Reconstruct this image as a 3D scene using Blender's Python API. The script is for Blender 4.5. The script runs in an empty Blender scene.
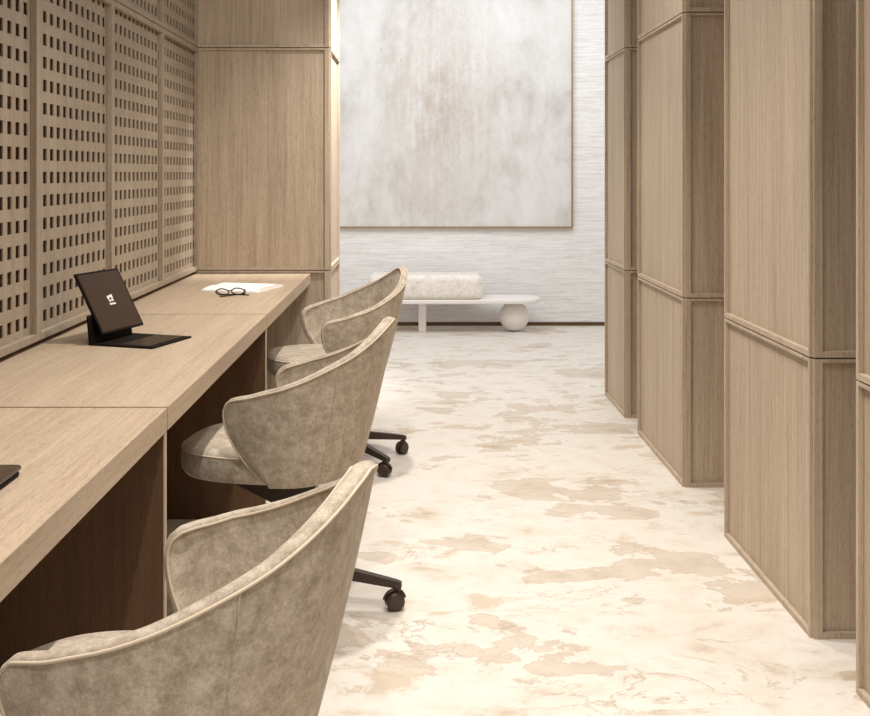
import bpy, bmesh, math, random
from mathutils import Vector, Matrix
random.seed(7)
S = bpy.context.scene
C = S.collection
PI = math.pi
R = math.radians

def lin(r, g, b):
    f = lambda c: (c/255/12.92) if c/255 <= .04045 else ((c/255+.055)/1.055)**2.4
    return (f(r), f(g), f(b), 1)

# ------------------------------------------------------------------ camera
F = 1050.0                       # focal length in pixels, frame 870 x 716
cam = bpy.data.cameras.new('camera')
cam.sensor_fit = 'HORIZONTAL'
cam.sensor_width = 36
cam.lens = F*36/870
cam.shift_x = (435-418)/870
cam.shift_y = -(358-173)/870
cam.clip_start = .02
co = bpy.data.objects.new('camera', cam)
C.objects.link(co)
co.location = (0, 0, 1.27)
co.rotation_euler = (R(90), 0, 0)
S.camera = co

# ------------------------------------------------------------------ light
w = bpy.data.worlds.new('world')
S.world = w
w.use_nodes = True
bg = w.node_tree.nodes['Background']
bg.inputs[0].default_value = (1.0, .97, .935, 1)
bg.inputs[1].default_value = .68

def light(kind, name, loc, rot, energy, col, **kw):
    l = bpy.data.lights.new(name, kind)
    l.energy = energy
    l.color = col
    for k, v in kw.items():
        setattr(l, k, v)
    o = bpy.data.objects.new(name, l)
    C.objects.link(o)
    o.location = loc
    o.rotation_euler = rot
    return o

for yy in (.2, 1.65, 3.2, 4.75):
    light('SPOT', 'downlight_and_fill', (-.1, yy, 2.85), (0, 0, 0), 135, (1, .955, .90),
          spot_size=R(100), spot_blend=.9, shadow_soft_size=.035)
for yy in (.9, 2.6, 4.2):  # added fill row, tilted to brighten the pillar faces
    light('SPOT', 'downlight_and_fill', (.25, yy, 2.85), (0, R(-14), 0), 55, (1, .955, .90),
          spot_size=R(120), spot_blend=1.0, shadow_soft_size=.08)
def aim(loc, to):
    return (Vector(to)-Vector(loc)).to_track_quat('-Z', 'Y').to_euler()
bl = (.35, 1.0, 2.8)  # added fill spot, no known fixture, brightens the partition front
light('SPOT', 'partition_front_fill', bl, aim(bl, (-.68, 5.44, 1.25)), 120, (1, .955, .90),
      spot_size=R(36), spot_blend=.8, shadow_soft_size=.1)
hl = (.2, 5.5, 2.85)  # invented spot, put in to brighten the partition's right face
light('SPOT', 'partition_side_fill', hl, aim(hl, (-.45, 5.8, 1.75)), 300, (1, 1, 1),
      spot_size=R(54), spot_blend=.8, shadow_soft_size=.05)
light('AREA', 'hall_ceiling_light', (.2, 6.75, 3.0), (R(38), 0, 0), 62, (.86, .93, 1),
      shape='RECTANGLE', size=3, size_y=1.4)

S.view_settings.view_transform = 'Standard'
S.view_settings.look = 'None'
S.view_settings.exposure = 0.05
S.view_settings.gamma = 1
S.view_settings.use_curve_mapping = False

# ------------------------------------------------------------------ materials
class NT:
    def __init__(s, name):
        m = bpy.data.materials.new(name)
        m.use_nodes = True
        s.m = m
        s.t = m.node_tree
        s.b = s.t.nodes['Principled BSDF']
    def n(s, typ, **kw):
        nd = s.t.nodes.new(typ)
        for k, v in kw.items():
            if k in nd.inputs:
                nd.inputs[k].default_value = v
            else:
                setattr(nd, k, v)
        return nd
    def l(s, a, b):
        s.t.links.new(a, b)
    def ramp(s, fac, stops, interp='LINEAR'):
        r = s.n('ShaderNodeValToRGB')
        r.color_ramp.interpolation = interp
        e = r.color_ramp.elements
        while len(e) < len(stops):
            e.new(.5)
        for el, (p, c) in zip(e, stops):
            el.position = p
            el.color = c
        s.l(fac, r.inputs[0])
        return r.outputs[0]
    def mix(s, fac, a, b, mode='MIX'):
        m = s.n('ShaderNodeMix', data_type='RGBA', blend_type=mode)
        for val, i in ((fac, 0), (a, 6), (b, 7)):
            if hasattr(val, 'is_output'):
                s.l(val, m.inputs[i])
            else:
                m.inputs[i].default_value = val
        return m.outputs[2]
    def coord(s, scale=(1, 1, 1), rnd=0):
        tc = s.n('ShaderNodeTexCoord')
        mp = s.n('ShaderNodeMapping')
        mp.inputs['Scale'].default_value = scale
        src = tc.outputs['Object']
        if rnd:
            oi = s.n('ShaderNodeObjectInfo')
            mu = s.n('ShaderNodeMath', operation='MULTIPLY')
            mu.inputs[1].default_value = rnd
            s.l(oi.outputs['Random'], mu.inputs[0])
            ad = s.n('ShaderNodeVectorMath', operation='ADD')
            s.l(src, ad.inputs[0])
            s.l(mu.outputs[0], ad.inputs[1])
            src = ad.outputs[0]
        s.l(src, mp.inputs[0])
        return mp.outputs[0]
    def noise(s, vec, scale=1, detail=4, rough=.55, dist=0):
        nd = s.n('ShaderNodeTexNoise')
        nd.inputs['Scale'].default_value = scale
        nd.inputs['Detail'].default_value = detail
        nd.inputs['Roughness'].default_value = rough
        nd.inputs['Distortion'].default_value = dist
        s.l(vec, nd.inputs['Vector'])
        return nd.outputs['Fac']
    def bump(s, h, strength=.2, dist=.002):
        b = s.n('ShaderNodeBump')
        b.inputs['Strength'].default_value = strength
        b.inputs['Distance'].default_value = dist
        s.l(h, b.inputs['Height'])
        s.l(b.outputs[0], s.b.inputs['Normal'])

def plain(name, col, rough=.5, metal=0):
    k = NT(name)
    v = k.coord((1, 1, 1))
    f = k.noise(v, 60, 3)
    d = tuple(c*.86 for c in col[:3])+(1,)
    k.l(k.mix(f, d, col), k.b.inputs['Base Color'])
    k.b.inputs['Roughness'].default_value = rough
    k.b.inputs['Metallic'].default_value = metal
    return k.m

def wood(name, dark, mid, light_, axis='z', rough=.55):
    k = NT(name)
    fine = {'z': (150, 150, 3.0), 'y': (150, 3.0, 150), 'x': (3, 150, 150)}[axis]
    broad = {'z': (16, 16, .7), 'y': (16, .7, 16), 'x': (.7, 16, 16)}[axis]
    spk = {'z': (420, 420, 40), 'y': (420, 40, 420), 'x': (40, 420, 420)}[axis]
    a = k.noise(k.coord(fine, 7), 1, 5, .6)
    b = k.noise(k.coord(broad, 5), 1, 5, .6, .4)
    c = k.noise(k.coord(spk, 3), 1, 2, .6)
    col = k.ramp(a, [(.3, dark), (.5, mid), (.7, light_)])
    col2 = k.ramp(b, [(.3, dark), (.52, mid), (.72, light_)])
    m1 = k.mix(.45, col, col2)
    g = k.ramp(c, [(.3, (.68, .66, .64, 1)), (.5, (1, 1, 1, 1)), (.75, (1.0, 1.0, 1.0, 1))])
    k.l(k.mix(.8, m1, g, 'MULTIPLY'), k.b.inputs['Base Color'])
    k.b.inputs['Roughness'].default_value = rough
    k.b.inputs['Specular IOR Level'].default_value = .3
    k.bump(a, .15, .001)
    return k.m

M = {}
M['oak'] = wood('oak_veneer', lin(158, 140, 119), lin(188, 170, 148), lin(206, 189, 168))
M['oak_dark'] = wood('oak_veneer_backing', lin(70, 52, 36), lin(84, 63, 44), lin(95, 72, 52))
M['desk_oak'] = wood('desk_oak_veneer', lin(165, 144, 121), lin(184, 164, 141), lin(200, 181, 159), 'y', .45)
M['shaded_sheet_oak'] = wood('shaded_grey_oak_veneer', lin(150, 135, 117), lin(169, 153, 134), lin(184, 169, 150))  # greyer oak, also darkened to stand in for weaker light on this wall
M['felt'] = plain('brown_backing_board', lin(150, 122, 96), .9)
M['brown'] = wood('dark_brown_laminate', lin(84, 60, 40), lin(96, 70, 48), lin(106, 79, 55))
M['black'] = plain('black_plastic', lin(21, 15, 10), .6)
M['black'].node_tree.nodes['Principled BSDF'].inputs['Specular IOR Level'].default_value = .12
M['screen'] = plain('dark_screen_glass', lin(66, 50, 38), .25)
M['bronze'] = plain('bronze_metal', lin(160, 128, 84), .4, .3)
M['skirt'] = plain('dark_bronze_skirting', lin(96, 72, 46), .45, .3)
M['base_metal'] = plain('dark_bronze_powder_coat', lin(64, 51, 41), .4, .2)
M['white'] = plain('white_print', lin(245, 240, 232), .5)
M['paper'] = plain('white_paper', lin(250, 246, 238), .8)
M['stone'] = plain('pale_limestone', lin(238, 232, 225), .6)
M['lit_pipe'] = plain('lit_velvet_piping', lin(206, 189, 166), .8)  # same fabric as the chair, lightened to paint in the top light

def velvet(name, dark, mid, lite):
    k = NT(name)
    v = k.coord((1, 1, 1), 3)
    a = k.noise(v, 22, 9, .9, .1)
    b = k.noise(v, 230, 2, .6)
    c1 = k.ramp(a, [(.38, dark), (.5, mid), (.64, lite)])
    g = k.ramp(b, [(.3, (.85, .85, .85, 1)), (.6, (1, 1, 1, 1))])
    k.l(k.mix(.7, c1, g, 'MULTIPLY'), k.b.inputs['Base Color'])
    k.b.inputs['Roughness'].default_value = .9
    k.b.inputs['Specular IOR Level'].default_value = .15
    k.b.inputs['Sheen Weight'].default_value = .35
    k.b.inputs['Sheen Roughness'].default_value = .4
    k.b.inputs['Sheen Tint'].default_value = (1, .93, .85, 1)
    k.bump(b, .12, .001)
    return k.m
M['velvet'] = velvet('taupe_velvet', lin(150, 135, 117), lin(178, 164, 146), lin(210, 198, 181))
M['cream_velvet'] = velvet('cream_velvet', lin(212, 198, 182), lin(236, 228, 218), lin(246, 241, 235))

def floor_mat():
    k = NT('cream_limestone')
    tc = k.n('ShaderNodeTexCoord')
    sep = k.n('ShaderNodeSeparateXYZ')
    k.l(tc.outputs['Object'], sep.inputs[0])
    def math_(op, a, b=None):
        m = k.n('ShaderNodeMath', operation=op)
        for i, v in enumerate((a, b)):
            if v is None: continue
            if hasattr(v, 'is_output'): k.l(v, m.inputs[i])
            else: m.inputs[i].default_value = v
        return m.outputs[0]
    TY, TX = 1.035, 40.5
    ty = math_('DIVIDE', math_('SUBTRACT', sep.outputs[1], 3.04-1.035*6), TY)
    tx = math_('DIVIDE', math_('ADD', sep.outputs[0], 20.2), TX)
    cy = math_('FLOOR', ty); cx = math_('FLOOR', tx)
    cmb = k.n('ShaderNodeCombineXYZ')
    k.l(cx, cmb.inputs[0]); k.l(cy, cmb.inputs[1])
    wn = k.n('ShaderNodeTexWhiteNoise', noise_dimensions='3D')
    k.l(cmb.outputs[0], wn.inputs[0])
    sc = k.n('ShaderNodeVectorMath', operation='SCALE')
    sc.inputs['Scale'].default_value = 9
    k.l(wn.outputs['Color'], sc.inputs[0])
    ad = k.n('ShaderNodeVectorMath', operation='ADD')
    k.l(tc.outputs['Object'], ad.inputs[0]); k.l(sc.outputs[0], ad.inputs[1])
    mp = k.n('ShaderNodeMapping')
    mp.inputs['Scale'].default_value = (1.5, 2.1, 1)
    k.l(ad.outputs[0], mp.inputs[0])
    v = mp.outputs[0]
    p1 = k.noise(v, 1.5, 10, .6, .25)
    p2 = k.noise(v, 2.6, 8, .66, .3)
    vein = k.noise(v, 2.0, 9, .68, .8)
    base = k.ramp(p2, [(.3, lin(190, 174, 155)), (.41, lin(214, 203, 189)), (.54, lin(221, 214, 204)), (.66, lin(206, 192, 175))])
    m1 = k.ramp(p1, [(.574, (0, 0, 0, 1)), (.586, (1, 1, 1, 1))])
    patch = k.ramp(p2, [(.3, lin(160, 138, 112)), (.6, lin(193, 174, 150))])
    c = k.mix(k.mix(.48, (0, 0, 0, 1), m1), base, patch)
    rg = k.ramp(p1, [(.566, (0, 0, 0, 1)), (.574, (1, 1, 1, 1)), (.578, (1, 1, 1, 1)), (.586, (0, 0, 0, 1))])
    c = k.mix(k.mix(.4, (0, 0, 0, 1), rg), c, lin(150, 126, 100))
    m2 = k.ramp(p2, [(.615, (0, 0, 0, 1)), (.635, (1, 1, 1, 1))])
    c = k.mix(k.mix(.5, (0, 0, 0, 1), m2), c, lin(196, 178, 155))
    # thin dark cracks
    cr = k.ramp(vein, [(.488, (0, 0, 0, 1)), (.497, (1, 1, 1, 1)), (.503, (1, 1, 1, 1)), (.512, (0, 0, 0, 1))])
    gate = k.ramp(k.noise(v, 1.7, 3), [(.5, (0, 0, 0, 1)), (.62, (1, 1, 1, 1))])
    crg = k.mix(1.0, cr, gate, 'MULTIPLY')
    c = k.mix(k.mix(.55, (0, 0, 0, 1), crg), c, lin(150, 126, 100))
    # joints
    fy = math_('FRACT', ty); fx = math_('FRACT', tx)
    jy = math_('LESS_THAN', fy, .003); jx = math_('LESS_THAN', fx, -.1)
    j = math_('MULTIPLY', math_('MAXIMUM', jy, jx), .35)
    c = k.mix(j, c, lin(190, 168, 140))
    k.l(c, k.b.inputs['Base Color'])
    k.b.inputs['Roughness'].default_value = .5
    k.b.inputs['Specular IOR Level'].default_value = .25
    k.bump(vein, .08, .002)
    return k.m
M['floor'] = floor_mat()

def grass_mat():
    k = NT('white_grasscloth')
    a = k.noise(k.coord((4.5, 4.5, 150)), 1, 5, .65)
    b = k.noise(k.coord((25, 25, 60)), 1, 3, .6)
    c = k.ramp(a, [(.3, lin(206, 200, 196)), (.48, lin(228, 224, 221)), (.65, lin(240, 237, 235))])
    g = k.ramp(b, [(.3, (.93, .93, .93, 1)), (.55, (1, 1, 1, 1))])
    k.l(k.mix(1, c, g, 'MULTIPLY'), k.b.inputs['Base Color'])
    k.b.inputs['Roughness'].default_value = .9
    k.bump(a, .25, .002)
    return k.m
M['grass'] = grass_mat()

def canvas_mat():
    k = NT('abstract_canvas')
    tc = k.n('ShaderNodeTexCoord')
    v = k.coord((1.3, 1.3, .8))
    a = k.noise(v, 1.9, 9, .72, .12)
    b = k.noise(k.coord((26, 26, 2.2)), 1, 6, .7)
    d = k.noise(k.coord((4, 4, 3)), 1, 10, .8)
    gp = k.n('ShaderNodeMapping')
    gp.inputs['Location'].default_value = (.12, 0, -.85)
    gp.inputs['Scale'].default_value = (1.35, 0, .85)
    k.l(tc.outputs['Object'], gp.inputs[0])
    ln = k.n('ShaderNodeVectorMath', operation='LENGTH')
    k.l(gp.outputs[0], ln.inputs[0])
    mask = k.ramp(ln.outputs['Value'], [(.1, (1, 1, 1, 1)), (.95, (0, 0, 0, 1))])
    base = k.ramp(a, [(.34, lin(186, 179, 173)), (.46, lin(204, 199, 194)), (.52, lin(211, 207, 203)), (.66, lin(220, 217, 214))])
    st = k.ramp(b, [(.38, (0, 0, 0, 1)), (.62, (1, 1, 1, 1))])
    bl = k.ramp(d, [(.42, (0, 0, 0, 1)), (.58, (1, 1, 1, 1))])
    f = k.mix(1, mask, k.mix(.6, st, bl), 'MULTIPLY')
    c = k.mix(k.mix(.75, (0, 0, 0, 1), f), base, lin(166, 147, 128))
    fl = k.ramp(k.noise(k.coord((14, 14, 14)), 1, 3), [(.72, (0, 0, 0, 1)), (.76, (1, 1, 1, 1))])
    c = k.mix(k.mix(.5, (0, 0, 0, 1), fl), c, lin(168, 155, 145))
    k.l(c, k.b.inputs['Base Color'])
    k.b.inputs['Roughness'].default_value = .85
    k.bump(d, .15, .003)
    return k.m
M['canvas'] = canvas_mat()

# ------------------------------------------------------------------ mesh helpers
def add_box(bm, x0, x1, y0, y1, z0, z1, bev=0, mat=None):
    r = bmesh.ops.create_cube(bm, size=1)
    vs = r['verts']
    for v in vs:
        v.co = Vector(((x0+x1)/2+v.co.x*(x1-x0), (y0+y1)/2+v.co.y*(y1-y0), (z0+z1)/2+v.co.z*(z1-z0)))
    if bev:
        es = list({e for v in vs for e in v.link_edges})
        r2 = bmesh.ops.bevel(bm, geom=es, offset=bev, segments=2, affect='EDGES', profile=.7)
        vs = list({v for f in r2['faces'] for v in f.verts} | {v for v in vs if v.is_valid})
    if mat is not None:
        for v in vs:
            v.co = mat @ v.co
    return vs

def add_tube(bm, pts, rad, seg=8, closed=False):
    pts = [Vector(p) for p in pts]
    n = len(pts)
    rings = []
    up = None
    for i, p in enumerate(pts):
        if closed:
            t = pts[(i+1) % n]-pts[i-1]
        else:
            t = pts[min(i+1, n-1)]-pts[max(i-1, 0)]
        t.normalize()
        if up is None:
            up = Vector((0, 0, 1)) if abs(t.z) < .9 else Vector((1, 0, 0))
        a = up-t*up.dot(t)
        a.normalize()
        up = a
        b = t.cross(a)
        rr = rad[i] if isinstance(rad, (list, tuple)) else rad
        rings.append([bm.verts.new(p+(a*math.cos(2*PI*k/seg)+b*math.sin(2*PI*k/seg))*rr) for k in range(seg)])
    m = n if closed else n-1
    for i in range(m):
        A, B = rings[i], rings[(i+1) % n]
        for k in range(seg):
            bm.faces.new((A[k], A[(k+1) % seg], B[(k+1) % seg], B[k]))
    if not closed:
        bm.faces.new(rings[0][::-1])
        bm.faces.new(rings[-1])

def add_lathe(bm, prof, seg=32, center=(0, 0, 0)):
    cx, cy, cz = center
    rings = []
    for r, z in prof:
        if r < 1e-6:
            rings.append([bm.verts.new((cx, cy, cz+z))])
        else:
            rings.append([bm.verts.new((cx+r*math.cos(2*PI*k/seg), cy+r*math.sin(2*PI*k/seg), cz+z)) for k in range(seg)])
    for A, B in zip(rings, rings[1:]):
        for k in range(seg):
            q = []
            for v in (A[k % len(A)], A[(k+1) % seg % len(A)], B[(k+1) % seg % len(B)], B[k % len(B)]):
                if v not in q: q.append(v)
            if len(q) > 2: bm.faces.new(q)
    for Rg, fl in ((rings[0], True), (rings[-1], False)):
        if len(Rg) > 1: bm.faces.new(Rg[::-1] if fl else Rg)

def obj(name, bm, mat, parent=None, smooth=False, angle=40):
    bmesh.ops.recalc_face_normals(bm, faces=bm.faces)
    me = bpy.data.meshes.new(name)
    bm.to_mesh(me)
    bm.free()
    me.materials.append(mat)
    if smooth:
        me.polygons.foreach_set('use_smooth', [True]*len(me.polygons))
        me.set_sharp_from_angle(angle=R(angle))
    o = bpy.data.objects.new(name, me)
    C.objects.link(o)
    if parent: o.parent = parent
    return o

def tag(o, label, cat, group=None):
    o['label'] = label
    o['category'] = cat
    if group: o['group'] = group
    return o

def thing(name, label, cat, loc=(0, 0, 0), rz=0, group=None):
    o = bpy.data.objects.new(name, None)
    o.empty_display_size = .1
    C.objects.link(o)
    o.location = loc
    o.rotation_euler = (0, 0, rz)
    return tag(o, label, cat, group)

def struct(name, bm, mat, smooth=False):
    o = obj(name, bm, mat, None, smooth)
    o['kind'] = 'structure'
    return o

def box(name, mat, parent, dims, bev=0, smooth=False):
    bm = bmesh.new()
    add_box(bm, *dims, bev)
    return obj(name, bm, mat, parent, smooth)

# ------------------------------------------------------------------ setting
HT = 3.0
YP = 5.44       # front of the partition at the end of the desks
XW = -1.158     # face of the perforated wall
XD = -.556      # front edge of the desks
ZD = .75
XC = 1.07       # face of the pillars
YB = 8.74
bm = bmesh.new(); add_box(bm, -4, 4, -1.5, YB+.1, -.05, 0); struct('floor', bm, M['floor'])
bm = bmesh.new(); add_box(bm, XW-.16, XW-.012, -1.5, YP+.6, 0, HT); struct('wall_left', bm, M['felt'])
bm = bmesh.new(); add_box(bm, XW-.16, -.72, -1.5, YP+.6, 2.86, 2.95); struct('shade_soffit', bm, M['oak'])  # unseen soffit strip, added to keep light off the left wall
bm = bmesh.new(); add_box(bm, -4, 4, YB, YB+.1, .03, HT); struct('wall_back', bm, M['grass'])
bm = bmesh.new(); add_box(bm, -4, 4, YB-.004, YB+.1, 0, .03); struct('baseboard_back', bm, M['skirt'])
bm = bmesh.new(); add_box(bm, 1.75, 1.85, -1.5, 6.03, 0, HT); struct('wall_right', bm, M['oak'])

# ------------------------------------------------------------------ panelling
FP = .014               # frame projection
TIERS = ((0.0, .7625), (.7665, 1.9175), (1.9215, HT))

def rect_frame(bm, plane, a0, a1, z0, z1, base, sgn, sw=.013, fp=FP):
    """four bars around a rectangle on the face plane ('x' or 'y') at coordinate base, projecting sgn*fp"""
    d0, d1 = sorted((base, base+sgn*fp))
    def bar(p0, p1, q0, q1):
        if plane == 'x': add_box(bm, d0, d1, p0, p1, q0, q1, .0015)
        else: add_box(bm, p0, p1, d0, d1, q0, q1, .0015)
    bar(a0, a0+sw, z0, z1)
    bar(a1-sw, a1, z0, z1)
    bar(a0+sw, a1-sw, z0, z0+.017)
    bar(a0+sw, a1-sw, z1-.010, z1)

def pillar(name, label, x0, x1, y0, y1, faces, group=None, cat='pillar'):
    """panelled block; faces = subset of '-x','+x','-y','+y' carrying framed panels in three tiers"""
    cx, cy = (x0+x1)/2, (y0+y1)/2
    t = thing(name, label, cat, (cx, cy, 0), 0, group)
    X0, X1, Y0, Y1 = x0-cx, x1-cx, y0-cy, y1-cy
    g = .030
    box('core', M['oak_dark'], t, (X0+g, X1-g, Y0+g, Y1-g, 0, HT))
    c = FP
    for (z0, z1), nm in zip(TIERS, ('lower_panel', 'middle_panel', 'upper_panel')):
        bp = bmesh.new()
        add_box(bp, X0+c, X1-c, Y0+c, Y1-c, z0, z1)
        p = obj(nm, bp, M['oak'], t)
        bf = bmesh.new()
        s = .009           # step at the corners
        for f in faces:
            if f == '-x': rect_frame(bf, 'x', Y0+s, Y1-s, z0, z1, X0+c, -1)
            if f == '+x': rect_frame(bf, 'x', Y0+s, Y1-s, z0, z1, X1-c, 1)
            if f == '-y': rect_frame(bf, 'y', X0+s, X1-s, z0, z1, Y0+c, -1, .024)
            if f == '+y': rect_frame(bf, 'y', X0+s, X1-s, z0, z1, Y1-c, 1, .024)
        obj('panel_frame', bf, M['oak'], p)
    return t

G = 'panelled oak pillars along the aisle'
XR = 1.75
pillar('oak_pillar', 'oak panelled pillar cut by the right edge of the photo, nearest one', XC, XR, 1.60, 2.575, ('-x', '-y', '+y'), G)
pillar('oak_pillar', 'large oak panelled pillar, second from the camera on the right of the aisle', XC, XR, 2.86, 3.68, ('-x', '-y', '+y'), G)
pillar('oak_pillar', 'oak panelled pillar third from the camera, between the large pillar and the farthest one', XC, XR, 4.24, 5.13, ('-x', '-y', '+y'), G)
pillar('oak_pillar', 'farthest and narrowest oak panelled pillar beside the pale back wall', XC, XR, 5.44, 6.03, ('-x', '-y', '+y'), G)
pillar('oak_partition', 'oak panelled partition standing at the far end of the desks', XW-.01, -.451, YP, YP+.63, ('-y', '+x', '+y'), None, 'partition')

# ------------------------------------------------------------------ perforated wall panels
PITCH = .7725
MULL = [YP+.03-PITCH*k for k in range(1, 6)]       # centres of the mullions
def perforated(y0, y1, z0, z1, rows, zfirst, label, last=False):
    """y0, y1: mullion centres bounding the panel"""
    t = thing('perforated_panel', label, 'wall panel', (XW, y0, z0), 0, 'perforated oak panels above the desks')
    L = y1-y0
    H = z1-z0
    hw, hh, th = .032, .0365, .004
    ny = 11
    py = .0612
    f0 = .1065
    ys = [-.0]
    for i in range(ny):
        c = f0+py*i
        ys += [c-hw/2, c+hw/2]
    ys.append(L if last else L-.019)
    while ys[-1] <= ys[-2]+.004: del ys[-3:-1]
    zs = [0]
    for j in range(rows):
        c = zfirst-z0+.0713*j
        zs += [c-hh/2, c+hh/2]
    zs.append(H)
    bm = bmesh.new()
    fr = [[bm.verts.new((0, y, z)) for z in zs] for y in ys]
    bk = [[bm.verts.new((-th, y, z)) for z in zs] for y in ys]
    ny_, nz_ = len(ys)-1, len(zs)-1
    solid = lambda i, j: 0 <= i < ny_ and 0 <= j < nz_ and not (i % 2 == 1 and j % 2 == 1)
    for i in range(ny_):
        for j in range(nz_):
            if not solid(i, j): continue
            bm.faces.new((fr[i][j], fr[i+1][j], fr[i+1][j+1], fr[i][j+1]))
            bm.faces.new((bk[i][j], bk[i][j+1], bk[i+1][j+1], bk[i+1][j]))
            if not solid(i-1, j): bm.faces.new((fr[i][j], fr[i][j+1], bk[i][j+1], bk[i][j]))
            if not solid(i+1, j): bm.faces.new((fr[i+1][j+1], fr[i+1][j], bk[i+1][j], bk[i+1][j+1]))
            if not solid(i, j-1): bm.faces.new((fr[i+1][j], fr[i][j], bk[i][j], bk[i+1][j]))
            if not solid(i, j+1): bm.faces.new((fr[i][j+1], fr[i+1][j+1], bk[i+1][j+1], bk[i][j+1]))
    obj('perforated_sheet', bm, M['shaded_sheet_oak'], t)
    m = .019
    box('stile', M['shaded_sheet_oak'], t, (0, .02, -m, m, 0, H), .002)
    if last: box('stile', M['shaded_sheet_oak'], t, (0, .02, L-.016, L+.003, 0, H), .002)
    e = L-.016 if last else L-m
    box('bottom_rail', M['shaded_sheet_oak'], t, (0, .02, m, e, 0, .022), .002)
    box('top_rail', M['shaded_sheet_oak'], t, (0, .02, m, e, H-.022, H), .002)

ends = [YP-.003]+MULL
lab_low = ['perforated oak wall panel nearest the partition, above the open notebook',
           'perforated oak wall panel directly beyond the upright tablet, second from the partition',
           'perforated oak wall panel directly behind the upright tablet',
           'perforated oak wall panel at the left edge of the photo, nearest one visible']
lab_up = ['upper perforated oak wall panel next to the partition at the top of the photo',
          'upper perforated oak wall panel second from the partition, only a corner showing at the top']
for k in range(4):
    perforated(ends[k+1], ends[k], .766, 1.9175, 16, .828, lab_low[k], k == 0)
for k in range(2):
    perforated(ends[k+1], ends[k], 1.9215, HT, 14, 1.983, lab_up[k], k == 0)

# ------------------------------------------------------------------ desks
def desk(y0, y1, label, divider):
    t = thing('desk', label, 'desk', ((XD+XW)/2, y0, 0), 0, 'oak desks in a row along the wall')
    dx = (XD-XW)/2
    gp = .006
    box('desktop', M['desk_oak'], t, (-dx-.01, dx, gp, y1-y0-gp, ZD-.052, ZD), .0015)
    box('back_panel', M['brown'], t, (-dx-.01, -dx+.01, 0, y1-y0, 0, ZD-.052))
    if divider:
        p = box('side_panel', M['brown'], t, (-dx+.01, dx-.005, y1-y0-.022, y1-y0-.002, 0, ZD-.052))
        e = box('edge_band', M['oak'], p, (dx-.005, dx-.001, y1-y0-.020, y1-y0-.004, 0, ZD-.052), .001)
YS = [.75, 2.332, 3.872, YP]
desk(YS[0], YS[1], 'nearest oak desk, carrying the closed black laptop', True)
desk(YS[1], YS[2], 'middle oak desk, carrying the upright tablet', True)
desk(YS[2], YS[3]-.001, 'farthest oak desk against the partition, carrying the open notebook', False)

# ------------------------------------------------------------------ painting
XL_, XR_, ZB_ = -.74, 1.284, .814
t = thing('painting', 'large pale abstract painting in thin bronze frame on the back wall', 'painting', ((XL_+XR_)/2, YB, ZB_))
hw = (XR_-XL_)/2
box('canvas', M['canvas'], t, (-hw+.012, hw-.012, -.032, -.002, .012, 2.10))
bm = bmesh.new()
for d in ((-hw, -hw+.012, 0, 2.112), (hw-.012, hw, 0, 2.112), (-hw+.012, hw-.012, 0, .012), (-hw+.012, hw-.012, 2.10, 2.112)):
    add_box(bm, d[0], d[1], -.04, -.002, d[2], d[3], .001)
obj('frame', bm, M['bronze'], t)

# ------------------------------------------------------------------ bench
BY = 8.44
t = thing('bench', 'low stone bench with cream cushion and ball foot by the back wall', 'bench', (.31, BY, 0))
def rounded_plan(x0, x1, y0, y1, r, seg=10):
    pts = []
    for cx, cy, a0 in ((x1-r, y1-r, 0), (x0+r, y1-r, 90), (x0+r, y0+r, 180), (x1-r, y0+r, 270)):
        for k in range(seg+1):
            a = R(a0+90*k/seg)
            pts.append((cx+r*math.cos(a), cy+r*math.sin(a)))
    return pts
def add_slab(bm, x0, x1, y0, y1, z0, z1, r, e):
    """plan-rounded slab with rounded edges of radius e"""
    rings = []
    prof = [(e*(1-math.sin(R(a))), z0+e*(1-math.cos(R(a)))) for a in (0, 22, 45, 67, 90)]
    prof += [(e*(1-math.cos(R(a))), z1-e*(1-math.sin(R(a)))) for a in (0, 22, 45, 67, 90)]
    for ins, z in prof:
        rings.append([bm.verts.new((x, y, z)) for x, y in rounded_plan(x0+ins, x1-ins, y0+ins, y1-ins, max(r-ins, .001))])
    n = len(rings[0])
    for A, B in zip(rings, rings[1:]):
        for k in range(n):
            bm.faces.new((A[k], A[(k+1) % n], B[(k+1) % n], B[k]))
    bm.faces.new(rings[0][::-1]); bm.faces.new(rings[-1])
bm = bmesh.new(); add_slab(bm, -.68, .67, -.19, .19, .238, .272, .185, .008)
obj('bench_slab', bm, M['stone'], t, True)
bm = bmesh.new(); add_slab(bm, -.70, .20, -.185, .185, .272, .462, .05, .045)
cu = obj('cushion', bm, M['cream_velvet'], t, True)
bm = bmesh.new(); add_box(bm, -.306, -.245, -.05, .12, 0, .238, .006); obj('leg', bm, M['stone'], t)
bm = bmesh.new()
add_lathe(bm, [(0, 0)]+[(.119*math.sin(R(a)), .119-.119*math.cos(R(a))) for a in range(6, 180, 6)]+[(0, .238)], 36, (.463, 0, 0))
obj('ball_foot', bm, M['stone'], t, True, 60)

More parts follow.
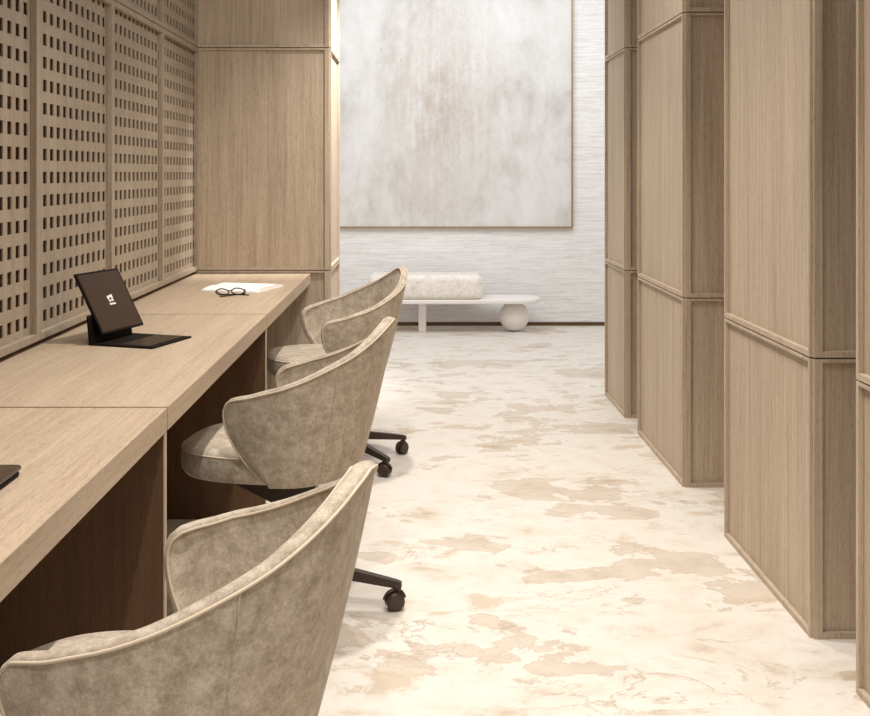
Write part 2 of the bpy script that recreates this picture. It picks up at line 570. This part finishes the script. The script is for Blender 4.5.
# ------------------------------------------------------------------ chairs
def interp(x, pts):
    """smooth monotone-ish cubic interpolation through (x, y) pairs"""
    n = len(pts)
    if x <= pts[0][0]: return pts[0][1]
    if x >= pts[-1][0]: return pts[-1][1]
    for i in range(n-1):
        if x <= pts[i+1][0]:
            x0, y0 = pts[i]; x1, y1 = pts[i+1]
            def sl(j):
                if j <= 0: return (pts[1][1]-pts[0][1])/(pts[1][0]-pts[0][0])
                if j >= n-1: return (pts[-1][1]-pts[-2][1])/(pts[-1][0]-pts[-2][0])
                return (pts[j+1][1]-pts[j-1][1])/(pts[j+1][0]-pts[j-1][0])
            h = x1-x0; u = (x-x0)/h
            m0, m1 = sl(i)*h, sl(i+1)*h
            return (2*u**3-3*u*u+1)*y0+(u**3-2*u*u+u)*m0+(-2*u**3+3*u*u)*y1+(u**3-u*u)*m1

RIM = [(0, .832), (.05, .823), (.10, .806), (.15, .786), (.22, .757), (.29, .732), (.36, .706), (.43, .681), (.50, .662), (.545, .653), (.58, .644)]
FRONT = [(0, .005), (.1, .034), (.3, .074), (.55, .106), (.78, .121), (.93, .117), (1, .100)]
ZB = .410
def shell_plan(u, t):
    A = .205+.1*t*(1.2-.2*t)
    B = .232+.05*t**.8
    xf = interp(t, FRONT)
    if u < .64:
        th = R(90)*u/.64
        return -A*math.cos(th)**.93, B*math.sin(th)**.97
    q = (u-.64)/.36
    return xf*q, B-.022*q*q
def shell_pt(s, t):
    u = abs(s); sg = 1 if s >= 0 else -1
    x, y = shell_plan(u, t)
    rim = interp(u/.64*.455 if u < .64 else .455+(u-.64)/.36*.115, RIM)
    return Vector((x, sg*y, ZB+.02*max(0, -x*3-.3)+t*(rim-ZB)))

def build_shell(th=.027):
    ns, nt = 76, 18
    bm = bmesh.new()
    P = [[shell_pt(-1+2*i/ns, j/nt) for j in range(nt+1)] for i in range(ns+1)]
    N = []
    for i in range(ns+1):
        row = []
        for j in range(nt+1):
            a = P[min(i+1, ns)][j]-P[max(i-1, 0)][j]
            n = Vector((a.y, -a.x, 0)).normalized()
            if n.dot(P[i][j]-Vector((.0, 0, P[i][j].z))) < 0: n = -n
            if P[i][j].x > 0 and n.y*P[i][j].y < 0: n = -n
            n.z = -.25*(1-j/nt)
            row.append(n.normalized())
        N.append(row)
    IN = [[P[i][j]-N[i][j]*th for j in range(nt+1)] for i in range(ns+1)]
    vo = [[bm.verts.new(p) for p in row] for row in P]
    vi = [[bm.verts.new(p) for p in row] for row in IN]
    for i in range(ns):
        for j in range(nt):
            bm.faces.new((vo[i][j], vo[i+1][j], vo[i+1][j+1], vo[i][j+1]))
            bm.faces.new((vi[i][j], vi[i][j+1], vi[i+1][j+1], vi[i+1][j]))
    # boundary loop (i, j) and its in-surface outward direction
    loop = [(0, j) for j in range(nt)]+[(i, nt) for i in range(ns)]+[(ns, j) for j in range(nt, 0, -1)]+[(i, 0) for i in range(ns, 0, -1)]
    cols = []
    K = 6
    n = len(loop)
    es = []
    for q, (i, j) in enumerate(loop):
        i0, j0 = loop[q-1]; i1, j1 = loop[(q+1) % n]
        T = (P[i1][j1]-P[i0][j0]).normalized()
        es.append(N[i][j].cross(T).normalized())
    qm = loop.index((ns//2, nt))
    if es[qm].z < 0: es = [-e for e in es]
    for q, (i, j) in enumerate(loop):
        e = es[q]
        mid = (P[i][j]+IN[i][j])/2
        r = .5*th
        col = [vo[i][j]]
        for k in range(1, K):
            a = PI*k/K
            col.append(bm.verts.new(mid+N[i][j]*r*math.cos(a)+e*r*.62*math.sin(a)))
        col.append(vi[i][j])
        cols.append(col)
    for q in range(n):
        A, B = cols[q], cols[(q+1) % n]
        for k in range(K):
            bm.faces.new((A[k], A[k+1], B[k+1], B[k]))
    edge = [(0, j) for j in range(nt)]+[(i, nt) for i in range(ns+1)]+[(ns, j) for j in range(nt-1, -1, -1)]
    outer = [P[i][j]+N[i][j]*.0012 for i, j in edge]
    inner = [IN[i][j]-N[i][j]*.0012 for i, j in edge]
    side = []
    for sg in (-1, 1):
        i = round((1+sg*.36)*ns/2)
        side.append([P[i][j]+N[i][j]*.0002 for j in range(nt+1)])
    return bm, outer, inner, side

def build_chair():
    root = thing('swivel_chair', 'taupe velvet swivel tub chair', 'chair')
    bm, outer, inner, side = build_shell()
    sh = obj('backrest', bm, M['velvet'], root, True, 75)
    bm = bmesh.new(); add_tube(bm, outer, .0025, 6); add_tube(bm, inner, .0025, 6)
    obj('piping', bm, M['lit_pipe'], sh, True, 80)
    for s in side:
        bm = bmesh.new(); add_tube(bm, s, .0014, 6)
        obj('seam', bm, M['velvet'], sh, True, 80)
    # seat cushion
    bm = bmesh.new()
    rings = []
    nseg = 64
    prof = [(.10, .404), (.03, .402), (.010, .408), (.001, .422), (0, .445), (0, .466), (.003, .478), (.008, .485), (.022, .492), (.05, .496), (.10, .498), (.16, .499)]
    seamring = None
    for ins, z in prof:
        a, b = .258-ins, .218-ins
        ring = []
        for k in range(nseg):
            th = 2*PI*k/nseg
            c, s = math.cos(th), math.sin(th)
            x = .058+a*math.copysign(abs(c)**(2/2.7), c)
            y = b*math.copysign(abs(s)**(2/2.7), s)
            ring.append(Vector((x, y, z)))
        if abs(z-.478) < 1e-6: seamring = [p+Vector((0, 0, 0)) for p in ring]
        rings.append([bm.verts.new(p) for p in ring])
    for A, B in zip(rings, rings[1:]):
        for k in range(nseg):
            bm.faces.new((A[k], A[(k+1) % nseg], B[(k+1) % nseg], B[k]))
    bm.faces.new(rings[0][::-1]); bm.faces.new(rings[-1])
    st = obj('seat', bm, M['velvet'], root, True, 75)
    bm = bmesh.new(); add_tube(bm, seamring, .0028, 6, True)
    obj('piping', bm, M['lit_pipe'], st, True, 80)
    # mechanism under the seat
    bm = bmesh.new()
    vs = []
    for y in (-.05, .05):
        vs.append([bm.verts.new((x, y, z)) for x, z in ((.21, .406), (.21, .382), (.03, .302), (-.05, .302), (-.09, .37), (-.09, .408))])
    bm.faces.new(vs[0]); bm.faces.new(vs[1][::-1])
    for k in range(6):
        bm.faces.new((vs[0][k], vs[1][k], vs[1][(k+1) % 6], vs[0][(k+1) % 6]))
    obj('tilt_mechanism', bm, M['base_metal'], root)
    bm = bmesh.new()
    add_lathe(bm, [(.024, .11), (.024, .22), (.027, .225), (.027, .31)], 24)
    obj('gas_lift', bm, M['base_metal'], root, True, 30)
    bm = bmesh.new()
    add_lathe(bm, [(.030, .085), (.040, .095), (.042, .13), (.036, .15), (.026, .16)], 24)
    obj('hub', bm, M['base_metal'], root, True, 30)
    for k in range(5):
        bm = bmesh.new()
        x0, x1 = .03, .327
        sec = []
        for x, zt, zb, hw_ in ((x0, .146, .104, .019), (.16, .115, .084, .016), (.312, .084, .064, .0125), (x1, .079, .063, .010)):
            sec.append([bm.verts.new(p) for p in ((x, -hw_, zb), (x, hw_, zb), (x, hw_*.8, zt), (x, -hw_*.8, zt))])
        for A, B in zip(sec, sec[1:]):
            for q in range(4):
                bm.faces.new((A[q], A[(q+1) % 4], B[(q+1) % 4], B[q]))
        bm.faces.new(sec[0][::-1]); bm.faces.new(sec[-1])
        lg = obj('leg', bm, M['base_metal'], root)
        lg.rotation_euler = (0, 0, R(72*k))
        bm = bmesh.new()
        # twin wheels, axle and hood
        m0 = Matrix.Translation((.316, 0, .027)) @ Matrix.Rotation(R(25), 4, 'Z')
        for s in (-1, 1):
            b2 = bmesh.new()
            add_lathe(b2, [(0, .004), (.022, .004), (.027, .007), (.027, .017), (.022, .021), (0, .022)], 24)
            mm = m0 @ Matrix.Translation((-.010, 0, 0)) @ Matrix.Rotation(R(90)*s, 4, 'X')
            for v in b2.verts: v.co = mm @ v.co
            me = bpy.data.meshes.new('tmp'); b2.to_mesh(me); b2.free()
            bm.from_mesh(me); bpy.data.meshes.remove(me)
        add_box(bm, -.018, .004, -.004, .004, -.004, .032, 0, m0)
        arc = [m0 @ Vector((-.010+.030*math.cos(R(a)), 0, .030*math.sin(R(a)))) for a in range(10, 171, 16)]
        add_tube(bm, arc, .006, 8)
        add_tube(bm, [(.316, 0, .048), (.316, 0, .072)], .008, 10)
        obj('caster', bm, M['base_metal'], lg, True, 35)
    return root

def dup(root, loc, rz, label, base=0):
    r = root.copy(); C.objects.link(r)
    r.location = loc; r.rotation_euler = (0, 0, rz); r['label'] = label
    for ch in list(root.children):
        c = ch.copy(); C.objects.link(c); c.parent = r
        for g in ch.children:
            d = g.copy(); C.objects.link(d); d.parent = c
    return r
def turn_base(root, deg):
    k = 0
    for ch in root.children:
        if ch.name.startswith('leg'):
            ch.rotation_euler = (0, 0, R(deg+72*k)); k += 1

ch = build_chair()
ch['group'] = 'taupe velvet swivel chairs at the desks'
SPOTS = [((-.368, 1.57), 168.4, 10, 'taupe velvet swivel chair in the foreground, nearest the camera'),
         ((-.372, 3.10), 170.8, 37.5, 'taupe velvet swivel chair in the middle, pushed under the desk with the upright tablet'),
         ((-.35, 4.62), 196.3, 45.7, 'taupe velvet swivel chair farthest from the camera, turned to show its seat')]
chairs = [ch]
for k in (1, 2): chairs.append(dup(ch, (0, 0, 0), 0, ''))
for c, ((x, y), a, b, lb) in zip(chairs, SPOTS):
    c.location = (x, y, 0); c.rotation_euler = (0, 0, R(a)); c['label'] = lb
    turn_base(c, b)

# ------------------------------------------------------------------ tablet on its keyboard stand
t = thing('tablet', 'dark tablet propped upright on a black keyboard stand on the middle desk', 'tablet', (-.994, 3.165, ZD), R(-18))
b = box('keyboard_base', M['black'], t, (0, .222, 0, .225, 0, .006), .002)
bm = bmesh.new()
for i in range(5):
    for j in range(12):
        add_box(bm, .105+.02*i, .122+.02*i, .014+.0166*j, .028+.0166*j, .006, .0072)
obj('keys', bm, M['screen'], b)
TL = R(28.8)
SB = Matrix.Translation((.036, .022, .031)) @ Matrix.Rotation(-TL, 4, 'Y')     # local x = outwards, z = up the screen
bm = bmesh.new(); add_box(bm, -.008, 0, 0, .224, 0, .206, .0025, SB); sc = obj('tablet_body', bm, M['black'], t)
bm = bmesh.new(); add_box(bm, -.001, .0006, .007, .217, .007, .199, 0, SB); obj('display', bm, M['screen'], sc)
bm = bmesh.new()
cy, cz = .120, .110
for a, b_, w_, h_ in ((-.020, -.004, .009, .012), (-.012, .002, .011, .007), (-.001, -.003, .009, .014), (-.006, -.011, .013, .006), (-.018, -.012, .009, .006)):
    add_box(bm, .0006, .0012, cy+a, cy+a+w_, cz+b_, cz+b_+h_, 0, SB)
obj('emblem', bm, M['white'], sc)
bm = bmesh.new()
for k in range(6):
    add_box(bm, .0006, .0012, cy-.021+.0053*k, cy-.0162+.0053*k, cz-.023, cz-.0165-(.001 if k % 2 else 0), 0, SB)
obj('lettering', bm, M['white'], sc)
# stand: plate rising from the rear edge of the base to the tablet's back
bm = bmesh.new()
p_mid = SB @ Vector((-.0085, 0, .066))
sec = []
for y in (.002, .223):
    sec.append([bm.verts.new((x, y, z)) for x, z in ((0, .006), (.007, .006), (p_mid.x+.001, p_mid.z-.002), (p_mid.x-.005, p_mid.z+.004))])
bm.faces.new(sec[0]); bm.faces.new(sec[1][::-1])
for k in range(4):
    bm.faces.new((sec[0][k], sec[1][k], sec[1][(k+1) % 4], sec[0][(k+1) % 4]))
obj('stand', bm, M['black'], t)

# ------------------------------------------------------------------ closed laptop at the left edge
t = thing('laptop', 'closed black laptop on the nearest desk, cut by the left edge of the photo', 'laptop', (-.68, 1.81, ZD))
bm = bmesh.new(); add_slab(bm, -.306, -.003, -.222, -.004, .001, .010, .010, .003); obj('base', bm, M['black'], t, True)
bm = bmesh.new(); add_slab(bm, -.31, 0, -.225, 0, .0112, .018, .012, .0025); obj('lid', bm, M['screen'], t, True)

# ------------------------------------------------------------------ open notebook and glasses
t = thing('notebook', 'open white notebook lying on the farthest desk', 'notebook', (-.785, 4.715, ZD), R(-15))
box('cover', M['stone'], t, (-.133, .133, -.150, .150, 0, .003), .001)
for s in (-1, 1):
    bm = bmesh.new()
    n = 14
    top = [(s*.146*k/n, .003+.008+.008*math.sin(PI*(.15+.85*k/n))-.003*k/n) for k in range(n+1)]
    rows = []
    for x in (-.130, .130):
        rows.append(([bm.verts.new((x, y, z)) for y, z in top], [bm.verts.new((x, y, .003)) for y, z in top]))
    for (a0, b0), (a1, b1) in ((rows[0], rows[1]),):
        for k in range(n):
            bm.faces.new((a0[k], a0[k+1], a1[k+1], a1[k]))
            bm.faces.new((b0[k], b1[k], b1[k+1], b0[k+1]))
            bm.faces.new((a0[k], b0[k], b0[k+1], a0[k+1]))
            bm.faces.new((a1[k], a1[k+1], b1[k+1], b1[k]))
        bm.faces.new((a0[0], a1[0], b1[0], b0[0]))
        bm.faces.new((a0[n], b0[n], b1[n], a1[n]))
    obj('page_block', bm, M['paper'], t, True, 50)

t = thing('eyeglasses', 'thin dark framed eyeglasses lying in front of the open notebook', 'glasses', (-.795, 4.47, ZD), R(26))
for s in (-1, 1):
    bm = bmesh.new()
    pts = [Vector((s*.034+.026*math.cos(a)*(1+.08*math.cos(2*a)), .004*math.cos(a)*0, .0215+.0195*math.sin(a))) for a in [2*PI*k/28 for k in range(28)]]
    tl = Matrix.Rotation(R(-52), 4, 'X')
    add_tube(bm, [tl @ p for p in pts], .0026, 6, True)
    obj('rim', bm, M['black'], t, True, 80)
bm = bmesh.new()
add_tube(bm, [tl @ Vector((-.009, 0, .026)), tl @ Vector((0, 0, .030)), tl @ Vector((.009, 0, .026))], .0019, 6)
obj('bridge', bm, M['black'], t, True, 80)
for s in (-1, 1):
    bm = bmesh.new()
    h = tl @ Vector((s*.061, 0, .028))
    y1 = -.020-.016*(s > 0)
    add_tube(bm, [h, (s*.064, h.y-.012, .020), (s*.050, y1, .008), (-s*.035, y1-.012, .0035), (-s*.066, y1-.022, .0022)], .0023, 6)
    obj('temple', bm, M['black'], t, True, 80)
